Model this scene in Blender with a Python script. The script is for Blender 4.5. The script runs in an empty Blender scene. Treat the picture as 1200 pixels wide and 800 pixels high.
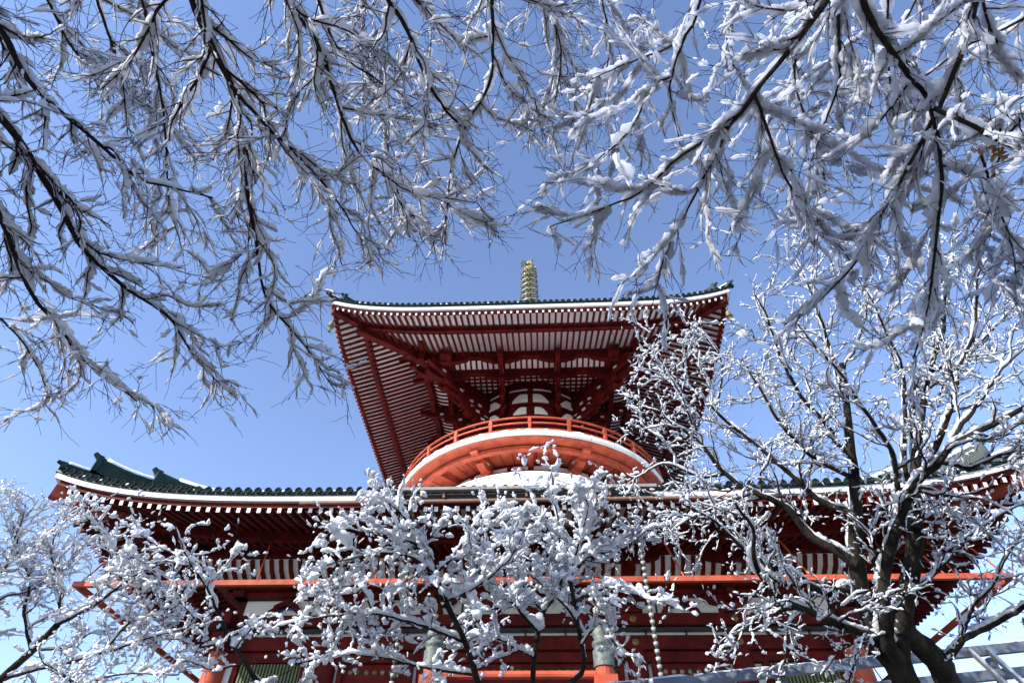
import bpy, math, numpy as np
from math import sin, cos, pi, radians, sqrt, atan2

# ------------------------------------------------------------------ camera, sky, sun, exposure
sc = bpy.context.scene
COL = sc.collection
F_PX, PITCH, YAW, ROLL = 679.28, 0.8176, 0.0576, 0.0168
CAM = np.array([0.3865, -32.0762, 0.0])
_fw = np.array([-sin(YAW)*cos(PITCH), cos(YAW)*cos(PITCH), sin(PITCH)])
_r = np.array([cos(YAW), sin(YAW), 0.0]); _u = np.cross(_r, _fw)
RT = cos(ROLL)*_r + sin(ROLL)*_u
UP = -sin(ROLL)*_r + cos(ROLL)*_u
from mathutils import Matrix, Vector
cd = bpy.data.cameras.new('camera'); cam = bpy.data.objects.new('camera', cd); COL.objects.link(cam)
cd.sensor_width = 36.0; cd.lens = 36.0*F_PX/1200.0; cd.clip_start = 0.05; cd.clip_end = 6000
M4 = Matrix(((RT[0], UP[0], -_fw[0], CAM[0]), (RT[1], UP[1], -_fw[1], CAM[1]), (RT[2], UP[2], -_fw[2], CAM[2]), (0, 0, 0, 1)))
cam.matrix_world = M4
sc.camera = cam

SUN_EL, SUN_AZ = radians(29), radians(48)          # azimuth measured from straight behind the camera towards the left
to_sun = Vector((-sin(SUN_AZ)*cos(SUN_EL), -cos(SUN_AZ)*cos(SUN_EL), sin(SUN_EL)))
w = bpy.data.worlds.new('World'); sc.world = w; w.use_nodes = True
nt = w.node_tree; bg = nt.nodes['Background']
sky = nt.nodes.new('ShaderNodeTexSky'); sky.sky_type = 'NISHITA'; sky.sun_disc = False
sky.sun_elevation = SUN_EL; sky.sun_rotation = atan2(to_sun.x, to_sun.y)
sky.air_density = 0.92; sky.dust_density = 0.05; sky.ozone_density = 1.5; sky.altitude = 0
tint = nt.nodes.new('ShaderNodeMix'); tint.data_type = 'RGBA'; tint.blend_type = 'MULTIPLY'; tint.inputs['Factor'].default_value = 1.0
tint.inputs[7].default_value = (1.22, 1.15, 1.24, 1)          # cool white balance of the photograph
nt.links.new(sky.outputs[0], tint.inputs[6]); nt.links.new(tint.outputs[2], bg.inputs[0]); bg.inputs[1].default_value = 0.15
sl = bpy.data.lights.new('sun', 'SUN'); sun = bpy.data.objects.new('sun', sl); COL.objects.link(sun)
sl.energy = 4.3; sl.angle = radians(0.5); sl.color = (1.0, 0.95, 0.87)
sun.rotation_euler = to_sun.to_track_quat('Z', 'Y').to_euler()
sc.view_settings.view_transform = 'Standard'; sc.view_settings.look = 'None'
sc.view_settings.exposure = 0.94; sc.view_settings.gamma = 1.0
sc.view_settings.use_curve_mapping = False
try: sc.cycles.max_bounces = 6; sc.cycles.diffuse_bounces = 4
except Exception: pass

# ------------------------------------------------------------------ materials
def mat(name, col, rough=0.6, var=0.12, scale=3.0, metal=0.0, bump=0.0, bscale=20.0, col2=None, spec=0.4, stretch=None):
    m = bpy.data.materials.new(name); m.use_nodes = True; t = m.node_tree; N = t.nodes; L = t.links
    b = N['Principled BSDF']; b.inputs['Roughness'].default_value = rough; b.inputs['Metallic'].default_value = metal
    b.inputs['Specular IOR Level'].default_value = spec
    tc = N.new('ShaderNodeTexCoord'); mp = N.new('ShaderNodeMapping'); L.new(tc.outputs['Object'], mp.inputs[0])
    if stretch: mp.inputs['Scale'].default_value = stretch
    n = N.new('ShaderNodeTexNoise'); n.inputs['Scale'].default_value = scale; n.inputs['Detail'].default_value = 6
    n.inputs['Roughness'].default_value = 0.62
    L.new(mp.outputs[0], n.inputs['Vector'])
    r = N.new('ShaderNodeValToRGB'); L.new(n.outputs[0], r.inputs[0])
    c = np.array(col); c2 = np.array(col2) if col2 else np.clip(c*(1+var), 0, 1)
    c1 = c if col2 else c*(1-var)
    r.color_ramp.elements[0].position = 0.32; r.color_ramp.elements[1].position = 0.68
    r.color_ramp.elements[0].color = (*c1, 1); r.color_ramp.elements[1].color = (*c2, 1)
    L.new(r.outputs[0], b.inputs['Base Color'])
    if bump:
        n2 = N.new('ShaderNodeTexNoise'); n2.inputs['Scale'].default_value = bscale; n2.inputs['Detail'].default_value = 5
        L.new(mp.outputs[0], n2.inputs['Vector'])
        bp = N.new('ShaderNodeBump'); bp.inputs['Strength'].default_value = bump; bp.inputs['Distance'].default_value = 0.02
        L.new(n2.outputs[0], bp.inputs['Height']); L.new(bp.outputs[0], b.inputs['Normal'])
    return m
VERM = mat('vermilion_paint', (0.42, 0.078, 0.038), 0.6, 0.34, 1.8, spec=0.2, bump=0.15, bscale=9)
VERM_SHADE = mat('shaded_vermilion', (0.092, 0.0070, 0.005), 0.65, 0.5, 1.6, spec=0.12, bump=0.15, bscale=9)  # same vermilion, with the shade under the eaves darkened into its base colour
WHITE = mat('white_plaster', (0.80, 0.79, 0.76), 0.7, 0.06, 1.5, bump=0.1, bscale=14)
TILE = mat('green_glazed_tile', (0.005, 0.014, 0.012), 0.5, 0.3, 2.0, col2=(0.014, 0.04, 0.034), bump=0.3, spec=0.2)
TILEND = mat('tile_end', (0.008, 0.014, 0.013), 0.85, 0.3, 3.0, col2=(0.03, 0.04, 0.036), spec=0.05)
GOLD = mat('gilt_bronze', (0.07, 0.07, 0.035), 0.45, 0.2, 2.5, metal=0.6, col2=(0.46, 0.40, 0.22))
DULLGOLD = mat('tarnished_gilt', (0.20, 0.13, 0.05), 0.5, 0.3, 8.0, metal=0.5)
BRONZE = mat('green_bronze', (0.05, 0.06, 0.053), 0.6, 0.3, 9.0, metal=0.2, col2=(0.19, 0.21, 0.18), bump=.4)
DARK = mat('dark_metal_and_gap', (0.02, 0.02, 0.022), 0.5, 0.3, 5.0)
RIMW = mat('weathered_white', (0.80, 0.79, 0.75), 0.6, 0.05, 0.7, col2=(0.58, 0.55, 0.47), bump=0.2)
RIMW.node_tree.nodes['Color Ramp'].color_ramp.elements[0].position = .45; RIMW.node_tree.nodes['Color Ramp'].color_ramp.elements[1].position = .8
GUTTER = mat('grey_copper_gutter', (0.22, 0.21, 0.19), 0.5, 0.2, 3.0)
PIPE = mat('brown_gutter_pipe', (0.22, 0.13, 0.09), 0.5, 0.2, 3.0)
LATT = mat('olive_lattice', (0.11, 0.13, 0.045), 0.6, 0.2, 3.0)
STEEL = mat('grey_steel', (0.13, 0.155, 0.195), 0.5, 0.25, 5.0, metal=0.2, bump=.3)
BRIGHT = mat('worn_steel_post', (0.45, 0.45, 0.44), 0.3, 0.4, 7.0, metal=0.7, stretch=(1, 1, .15))
SNOW = mat('snow', (0.86, 0.88, 0.92), 0.85, 0.03, 8.0, bump=0.55, bscale=45, spec=0.2)
def translucent(m, f):
    t = m.node_tree; b = t.nodes['Principled BSDF']; out = t.nodes['Material Output']
    tr = t.nodes.new('ShaderNodeBsdfTranslucent'); tr.inputs[0].default_value = (.88, .90, .95, 1)
    mx = t.nodes.new('ShaderNodeMixShader'); mx.inputs[0].default_value = f
    t.links.new(b.outputs[0], mx.inputs[1]); t.links.new(tr.outputs[0], mx.inputs[2]); t.links.new(mx.outputs[0], out.inputs[0])
translucent(SNOW, .3)
SNOWT = mat('thin_snow', (0.86, 0.88, 0.92), 0.85, 0.03, 8.0, bump=0.55, bscale=45, spec=0.2); translucent(SNOWT, .5)
SNOWB = mat('thin_backlit_snow', (0.88, 0.90, 0.93), 0.85, 0.02, 8.0, bump=0.4, bscale=45, spec=0.2); translucent(SNOWB, .8)  # snow copy made paler and more translucent so right-hand limbs read as lit
SNOWROOF = mat('packed_snow', (0.86, 0.88, 0.91), 0.85, 0.03, 2.0, bump=0.5, bscale=6, spec=0.2)
BARK = mat('dark_bark', (0.012, 0.009, 0.008), 0.88, 0.4, 14.0, col2=(0.04, 0.031, 0.027), bump=0.8, bscale=60, spec=0.08)
BARKL = mat('lichened_bark', (0.006, 0.005, 0.0045), 0.9, 0.5, 5.0, col2=(0.045, 0.038, 0.031), bump=1.0, bscale=26, spec=0.08, stretch=(1, 1, .35))
TWIG = mat('reddish_twig', (0.012, 0.007, 0.009), 0.8, 0.3, 9.0, col2=(0.045, 0.018, 0.021), spec=0.08)
BLUEP = mat('blue_paint', (0.02, 0.05, 0.25), 0.5)
LEAF = mat('dark_needles', (0.018, 0.035, 0.014), 0.7, 0.4, 2.0, col2=(0.06, 0.075, 0.03))
DRYLEAF = mat('withered_leaf', (0.20, 0.09, 0.03), 0.8, 0.4, 30.0, col2=(0.42, 0.22, 0.06))
STONE = mat('grey_stone', (0.28, 0.27, 0.26), 0.85, 0.2, 2.0, bump=0.5)

GROUNDM = mat('dimmed_snow_earth', (0.035, 0.032, 0.026), 0.9, 0.3, 0.5, col2=(0.26, 0.27, 0.28), bump=0.6, bscale=3)  # snow and earth darkened to stand for shaded ground and cut bounced light
PAVE = mat('dimmed_stone_paving', (0.05, 0.05, 0.052), 0.5, 0.3, 0.7, col2=(0.11, 0.11, 0.11), bump=0.4, bscale=4)  # paving colour kept dark to limit light bounced up at the pagoda
# ------------------------------------------------------------------ helpers
def link_mesh(name, v, faces, mats, parent=None, smooth=False, mi=None):
    me = bpy.data.meshes.new(name); me.from_pydata([tuple(p) for p in v], [], faces)
    for m in (mats if isinstance(mats, (list, tuple)) else [mats]): me.materials.append(m)
    if mi is not None: me.polygons.foreach_set('material_index', np.array(mi, np.int32))
    if smooth: me.polygons.foreach_set('use_smooth', np.ones(len(me.polygons), bool))
    me.update(); o = bpy.data.objects.new(name, me); COL.objects.link(o)
    if parent: o.parent = parent
    return o
def fast_mesh(name, V, Q, m, parent=None, smooth=True):
    me = bpy.data.meshes.new(name); V = np.ascontiguousarray(V, np.float32); Q = np.ascontiguousarray(Q, np.int32)
    me.vertices.add(len(V)); me.vertices.foreach_set('co', V.ravel())
    k = Q.shape[1]; me.loops.add(Q.size); me.loops.foreach_set('vertex_index', Q.ravel())
    me.polygons.add(len(Q)); me.polygons.foreach_set('loop_start', np.arange(0, Q.size, k, dtype=np.int32))
    me.polygons.foreach_set('use_smooth', np.full(len(Q), smooth))
    me.materials.append(m); me.update(calc_edges=True); me.validate()
    o = bpy.data.objects.new(name, me); COL.objects.link(o)
    if parent: o.parent = parent
    return o
def empty(name, loc, label, cat, group=None):
    o = bpy.data.objects.new(name, None); COL.objects.link(o); o.location = loc; o.empty_display_size = 0.2
    o['label'] = label; o['category'] = cat
    if group: o['group'] = group
    return o
def RZ(k):                       # side k: 0 front, 1 right, 2 back, 3 left
    a = k*pi/2; return np.array([[cos(a), -sin(a), 0], [sin(a), cos(a), 0], [0, 0, 1.0]])
class MB:
    def __init__(s): s.v = []; s.f = []; s.m = []
    def add(s, v, f, mi=0):
        n = len(s.v); s.v += [tuple(map(float, p)) for p in v]
        s.f += [tuple(n+i for i in q) for q in f]; s.m += [mi]*len(f)
    def box(s, x0, x1, y0, y1, z0, z1, R=None, mi=0):
        v = np.array([(x, y, z) for z in (z0, z1) for y in (y0, y1) for x in (x0, x1)])
        if R is not None: v = v @ R.T
        s.add(v, [(0, 2, 3, 1), (4, 5, 7, 6), (0, 1, 5, 4), (2, 6, 7, 3), (0, 4, 6, 2), (1, 3, 7, 5)], mi)
    def path(s, pts, w, h, R=None, mi=0, cap=None):          # rectangular bar along pts (centre of section), kept upright
        P = np.array(pts, float); n = len(P); v = []
        for i in range(n):
            t = P[min(i+1, n-1)]-P[max(i-1, 0)]; t /= np.linalg.norm(t)
            b = np.cross(t, (0, 0, 1.0)); L = np.linalg.norm(b); b = b/L if L > 1e-6 else np.array([1., 0, 0]); u = np.cross(b, t)
            v += [P[i]+b*w/2*a+u*h/2*c for a, c in ((-1, -1), (1, -1), (1, 1), (-1, 1))]
        v = np.array(v)
        if R is not None: v = v @ R.T
        f = []
        for i in range(n-1):
            for j in range(4): f.append((4*i+j, 4*i+(j+1) % 4, 4*i+4+(j+1) % 4, 4*i+4+j))
        s.add(v, f, mi); s.add(v[:4], [(3, 2, 1, 0)], mi if cap is None else cap); s.add(v[-4:], [(0, 1, 2, 3)], mi)
    def tube(s, pts, r, n=8, R=None, mi=0):
        P = np.array(pts, float); k = len(P); r = np.broadcast_to(np.array(r, float), (k,)); v = []
        ref = None
        for i in range(k):
            t = P[min(i+1, k-1)]-P[max(i-1, 0)]; t /= np.linalg.norm(t)
            if ref is None: ref = np.array((0, 0, 1.)) if abs(t[2]) < .8 else np.array((1., 0, 0))
            b = np.cross(t, ref); b /= np.linalg.norm(b); u = np.cross(b, t)
            v += [P[i]+r[i]*(b*cos(2*pi*j/n)+u*sin(2*pi*j/n)) for j in range(n)]
        v = np.array(v)
        if R is not None: v = v @ R.T
        f = [(n*i+j, n*i+(j+1) % n, n*i+n+(j+1) % n, n*i+n+j) for i in range(k-1) for j in range(n)]
        f += [tuple(range(n))[::-1], tuple(range(n*(k-1), n*k))]
        s.add(v, f, mi)
    def lathe(s, prof, n=48, c=(0, 0, 0), closed=False, mi=0, a0=0.0, a1=2*pi):
        full = abs(a1-a0-2*pi) < 1e-6; m = n if full else n+1; k = len(prof); v = []
        for i in range(m):
            a = a0+(a1-a0)*i/n
            v += [(c[0]+r*sin(a), c[1]-r*cos(a), c[2]+z) for r, z in prof]
        f = []; kk = k if closed else k-1
        for i in range(n):
            for j in range(kk):
                A = i*k+j; B = i*k+(j+1) % k; i2 = (i+1) % m
                f.append((A, i2*k+j, i2*k+(j+1) % k, B))
        s.add(v, f, mi)
        if not full and closed: s.add(v[:k], [tuple(range(k))], mi); s.add(v[-k:], [tuple(range(k))[::-1]], mi)
    def sweep(s, prof, W, lift, n=60, R=None, mi=0, closed=True):  # profile of (d inward from eave, z) along one mitred side
        v = []; k = len(prof)
        S = np.sin(np.linspace(-pi/2, pi/2, n+1))
        for q in S:
            for d, z in prof:
                x = q*(W-d); v.append((x, -(W-d), z+lift(abs(x), d)))
        v = np.array(v)
        if R is not None: v = v @ R.T
        f = [(i*k+j, (i+1)*k+j, (i+1)*k+(j+1) % k, i*k+(j+1) % k) for i in range(n) for j in range(k if closed else k-1)]
        s.add(v, f, mi)
    def build(s, name, mats, parent=None, smooth=False, kind=None, label=None):
        o = link_mesh(name, s.v, s.f, mats, parent, smooth, s.m)
        if kind: o['kind'] = kind
        if label: o['label'] = label
        return o
def smooth_by_angle(o, deg=35):
    try:
        o.data.polygons.foreach_set('use_smooth', np.ones(len(o.data.polygons), bool))
        o.data.set_sharp_from_angle(angle=radians(deg))
    except Exception: pass
    return o

# ------------------------------------------------------------------ ground
def gz(y):
    return float(np.interp(y, [-400, -33, -30, -25, -23.4, 400], [-1.7, -1.6, -1.0, 0.7, 0.95, 0.95]))
g_x = np.concatenate([np.linspace(-900, -30, 10), np.linspace(-26, 26, 60), np.linspace(30, 900, 10)])
g_y = np.concatenate([np.linspace(-900, -60, 6), np.linspace(-50, -20, 60), np.linspace(0, 1500, 12)])
GX, GY = np.meshgrid(g_x, g_y); rg = np.random.default_rng(3)
GZ = np.vectorize(gz)(GY)+rg.uniform(-.04, .04, GX.shape)
nx = len(g_x); ny = len(g_y); ii, jj = np.meshgrid(np.arange(nx-1), np.arange(ny-1)); b0 = (jj*nx+ii).ravel()
g = fast_mesh('ground', np.stack([GX.ravel(), GY.ravel(), GZ.ravel()], 1), np.stack([b0, b0+1, b0+nx+1, b0+nx], 1), GROUNDM); g['kind'] = 'structure'
t = MB(); t.box(-40, 40, -23.2, 30, 0.2, 1.9); o = t.build('terrace', STONE); o['kind'] = 'structure'
t = MB(); t.box(-40, 40, -23.25, 30, 1.904, 2.0); o = t.build('terrace_paving', PAVE); o['kind'] = 'structure'

# ------------------------------------------------------------------ pagoda
pag = empty('pagoda', (0, 0, 2.0), 'red and white two-storey pagoda with snowy green tiled roofs and a round upper balcony', 'pagoda')
pag.location = (0, 0, 0)
SIDES = (0, 1, 3)
def lifter(W, up, p=5.5):
    def f(x, d):
        return up*min(1.0, (x+max(d, 0))/W)**p*max(0.0, 1-max(d, 0)/(.62*W))**1.6
    return f

def make_roof(name, W, z0, up, prof, dmax, pitch, bh, raf, parent, snow_d):
    """tiled roof with its eave boards, double rafters, corner beams, ridges, snow; all children of one roof part"""
    lift = lifter(W, up)
    zr = lambda d, x: z0+bh/2+.10+prof(max(d, 0))+lift(abs(x), d)
    # tiles: base sheet + cover rows + round ends
    V = []; Fc = []; mi = []
    m = MB()
    nu, nv = 64, 14
    for k in range(4):
        R = RZ(k); v = []
        for j in range(nv+1):
            d = -0.06+(dmax+.06)*j/nv
            for i in range(nu+1):
                q = sin(-pi/2+pi*i/nu); x = q*(W-d); v.append((x, -(W-d), zr(d, x)))
        v = np.array(v) @ R.T
        m.add(v, [(j*(nu+1)+i, j*(nu+1)+i+1, (j+1)*(nu+1)+i+1, (j+1)*(nu+1)+i) for j in range(nv) for i in range(nu)])
        m.sweep([(-.06, z0+bh/2+.10), (-.06, z0+bh/2+.008), (.25, z0+bh/2+.008), (.25, z0+bh/2+.10)], W, lift, 64, R, closed=True)
        nrow = int(W/pitch)
        for i in range(-nrow, nrow+1):
            x = i*pitch; de = min(dmax, W-abs(x)-.05)
            if de < .15: continue
            nn = 9; ds = -0.10+(de+.10)*np.linspace(0, 1, nn)**1.3; v = []
            for d in ds:
                z = zr(d, x); r = pitch*.27
                for a in np.linspace(0, pi, 6): v.append((x+r*cos(a), -(W-d), z+.01+r*sin(a)*1.05))
            v = np.array(v) @ R.T
            m.add(v, [(j*6+a, j*6+a+1, j*6+6+a+1, j*6+6+a) for j in range(nn-1) for a in range(5)])
            # round end disc with raised rim
            zc = zr(-.1, x)+.045; rr = pitch*.33; pr = [(rr, .16), (rr, 0), (rr*.72, 0), (rr*.62, .03), (.02, .02)]
            v = [(x+q*cos(2*pi*a/10), -(W+.115)+e, zc+q*sin(2*pi*a/10)) for q, e in pr for a in range(10)]
            m.add(np.array(v) @ R.T, [(p*10+a, (p+1)*10+a, (p+1)*10+(a+1) % 10, p*10+(a+1) % 10) for p in range(4) for a in range(10)], 1)
            # flat pan tile lip between rows
            xb = x+pitch/2
            if abs(xb) < W-.1:
                zz = zr(-.06, xb); m.box(xb-pitch*.2, xb+pitch*.2, -(W+.09), -(W+.04), zz-.07, zz+.015, R, 1)
    roof = smooth_by_angle(m.build(name, [TILE, TILEND], parent), 50)
    # white eave band
    m = MB()
    for k in range(4): m.sweep([(0, z0-bh/2), (0, z0+bh/2), (.16, z0+bh/2), (.16, z0-bh/2)], W, lift, 64, RZ(k))
    m.build('eave_band', WHITE, roof)
    # soffit boards and red fascia boards
    tip, ztip, kd, kz, gin, gz_, rw, rh, rp = raf     # flying rafter tip d, bottom z; kioi d, bottom z; inner end d, bottom z; rafter width, height, pitch
    m = MB()
    for k in range(4):
        R = RZ(k)
        m.sweep([(.17, z0-bh/2+.05), (kd, kz+rh+.02), (kd, kz+rh+.06), (.17, z0-bh/2+.09)], W, lift, 64, R)
        m.sweep([(kd+.1, kz+rh-.06), (gin+.4, gz_+rh+.02+.35*(gz_-kz)/(gin-kd)), (gin+.4, gz_+rh+.08+.35*(gz_-kz)/(gin-kd)), (kd+.1, kz+rh)], W, lift, 64, R)
    m.build('soffit', WHITE, roof)
    m = MB()
    for k in range(4):
        R = RZ(k)
        m.sweep([(.15, z0-bh/2-.17), (.15, z0-bh/2-.003), (.32, z0-bh/2-.003), (.32, z0-bh/2-.17)], W, lift, 64, R)
        m.sweep([(kd-.2, kz-.30), (kd-.2, kz-.03), (kd+.08, kz-.03), (kd+.08, kz-.30)], W, lift, 64, R)
        m.sweep([(kd-.26, kz-.08), (kd-.26, kz+.0), (kd-.205, kz+.0), (kd-.205, kz-.08)], W, lift, 64, R)
    m.build('fascia', VERM_SHADE, roof)
    # rafters: one object for each flying rafter of the front; the rest in one mesh
    nr = int((W-.4)/rp)
    xs = [(i+.5)*rp for i in range(-nr-1, nr+1) if abs((i+.5)*rp) < W-.45]
    rest = MB()
    def rafter(mb, x, R, d0, zz0, d1, zz1, white):
        de = min(d1, W-abs(x)-.12)
        if de <= d0+.1: return False
        za = zz0+lift(abs(x), d0); f = (de-d0)/(d1-d0); zb = zz0+(zz1-zz0)*f+lift(abs(x), de)
        mb.path([(x, -(W-d0), za+rh/2), (x, -(W-de), zb+rh/2)], rw, rh, R, 0, white); return True
    for x in xs:
        mb = MB()
        if rafter(mb, x, RZ(0), tip, ztip, kd+.1, kz+.01, 1): mb.build('rafter', [VERM_SHADE, WHITE], roof)
        for k in (1, 3): rafter(rest, x, RZ(k), tip, ztip, kd+.1, kz+.01, 1)
        for k in SIDES: rafter(rest, x, RZ(k), kd-.02, kz-.40, gin+.5, gz_-.02, None)
    rest.build('rafter', [VERM_SHADE, WHITE], roof, kind='stuff')
    # corner beams
    for k in range(4):
        R = RZ(k); pts = []
        for a in ((.12 if W > 14 else .25), .45, .8, 1.5, kd+.3, gin*.6+kd*.4, gin, gin+1.4):
            zz = np.interp(a, [-.5, tip, kd, gin, gin+1.4], [ztip-.13, ztip-.1, kz-.15, gz_-.1, gz_+.2])+up*max(0, 1-max(a, 0)/(.62*W))**1.6
            pts.append((-(W-a), -(W-a), zz))
        mb = MB(); mb.path(pts, .34, .42, R); mb.build('corner_beam', VERM if W > 14 else VERM_SHADE, roof)  # lower beams in the sunlit vermilion, upper ones in its shade-darkened copy
        if k in (0, 1, 3):
            pts2 = [np.array(p)+np.array([.0, .0, -.45]) for p in pts[3:]]
            mb = MB(); mb.path(pts2, .40, .40, R); mb.build('corner_beam', VERM_SHADE, roof)
    # hip ridges in two stages with end tiles
    for k in range(4):
        R = RZ(k)
        stages = ((.02, .9, .18, .30, .06), (.62, 2.6, .48, .40, .30), (2.0, dmax*.97, .52, .46, .30)) if W > 14 else ((-.12, .7, .2, .26, .05), (.5, dmax*.97, .42, .34, .22))
        mr = MB(); ms = MB()
        for (a0, a1, hh, ww, sw) in stages:
            n = 14; aa = np.linspace(a0, a1, n); P = []
            for a in aa:
                z = zr(a, W-max(a, 0)) + hh/2 - .05 + sw*max(0, 1-(a-a0)/1.6)**2
                P.append((-(W-a), -(W-a), z))
            mr.path(P, ww, hh, R)
            top = [(p[0], p[1], p[2]+hh/2+.03) for p in P]; mr.tube(top, ww*.36, 7, R)
            ms.tube([(p[0], p[1], p[2]+ww*.22+.02) for p in top[1:]], [ww*.34*(0.9+.25*sin(3.1*i+k)) for i in range(n-1)], 7, R)
            # end tile: upright plate with horn
            p = P[0]; c = np.array(p)
            mr.path([c+(-.06, -.06, 0), c+(.06, .06, 0)], ww*1.7, hh*1.25, R)
            mr.tube([c+(.1, .1, hh*.55), c+(-.04, -.04, hh*.75), c+(-.16, -.16, hh*.98)], [ww*.34, ww*.28, ww*.2], 7, R)
        smooth_by_angle(mr.build('hip_ridge', TILE, roof)); ms.build('ridge_snow', SNOWROOF, roof, True)
    # snow lying on the slopes
    rs = np.random.default_rng(int(W*10))
    m = MB()
    for k in range(4):
        R = RZ(k); nu2, nv2 = 90, 12; v = []
        for j in range(nv2+1):
            for i in range(nu2+1):
                q = -1+2*i/nu2
                d = snow_d+(dmax-snow_d)*j/nv2 + (rs.uniform(-.35, .35) if j == 0 else 0)
                hw = W-d-.45; x = q*hw
                v.append((x, -(W-d), zr(d, x)+(.02 if j == 0 else .19+rs.uniform(-.02, .04))))
        m.add(np.array(v) @ R.T, [(j*(nu2+1)+i, j*(nu2+1)+i+1, (j+1)*(nu2+1)+i+1, (j+1)*(nu2+1)+i) for j in range(nv2) for i in range(nu2)])
        # crumbs left between the tile ends
        for _ in range(70 if W > 14 else 40):
            x = rs.uniform(-W*.97, W*.97); x = (math.floor(x/pitch)+.5)*pitch
            if abs(x) > W-.3: continue
            zz = zr(-.02, x); r = rs.uniform(.035, .08)
            m.tube(np.array([(x-r*1.1, -(W+.02), zz+.02), (x-r*.5, -(W+.03), zz+.02), (x+r*.4, -(W+.03), zz+.02), (x+r*1.1, -(W+.02), zz+.02)]), [r*.3, r, r*.9, r*.3], 6, R)
    m.build('snow', SNOWROOF, roof, True, 'stuff')
    return roof, lift, zr

WL, HL, UL = 16.0, 10.05, 1.07
WU, HU, UU = 11.38, 25.0, 0.92
roofL, liftL, zrL = make_roof('lower_roof', WL, HL, UL, lambda d: .24*d+.030*d*d, 9.3, .335, .18,
                              (.10, 9.60, 2.30, 9.98, 4.3, 10.36, .12, .15, .335), pag, 1.5)
roofU, liftU, zrU = make_roof('upper_roof', WU, HU, UU, lambda d: .45*d+.035*d*d, 10.6, .335, .23,
                              (.10, 24.54, 1.80, 25.12, 4.9, 26.15, .11, .14, .355), pag, 1.2)

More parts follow.
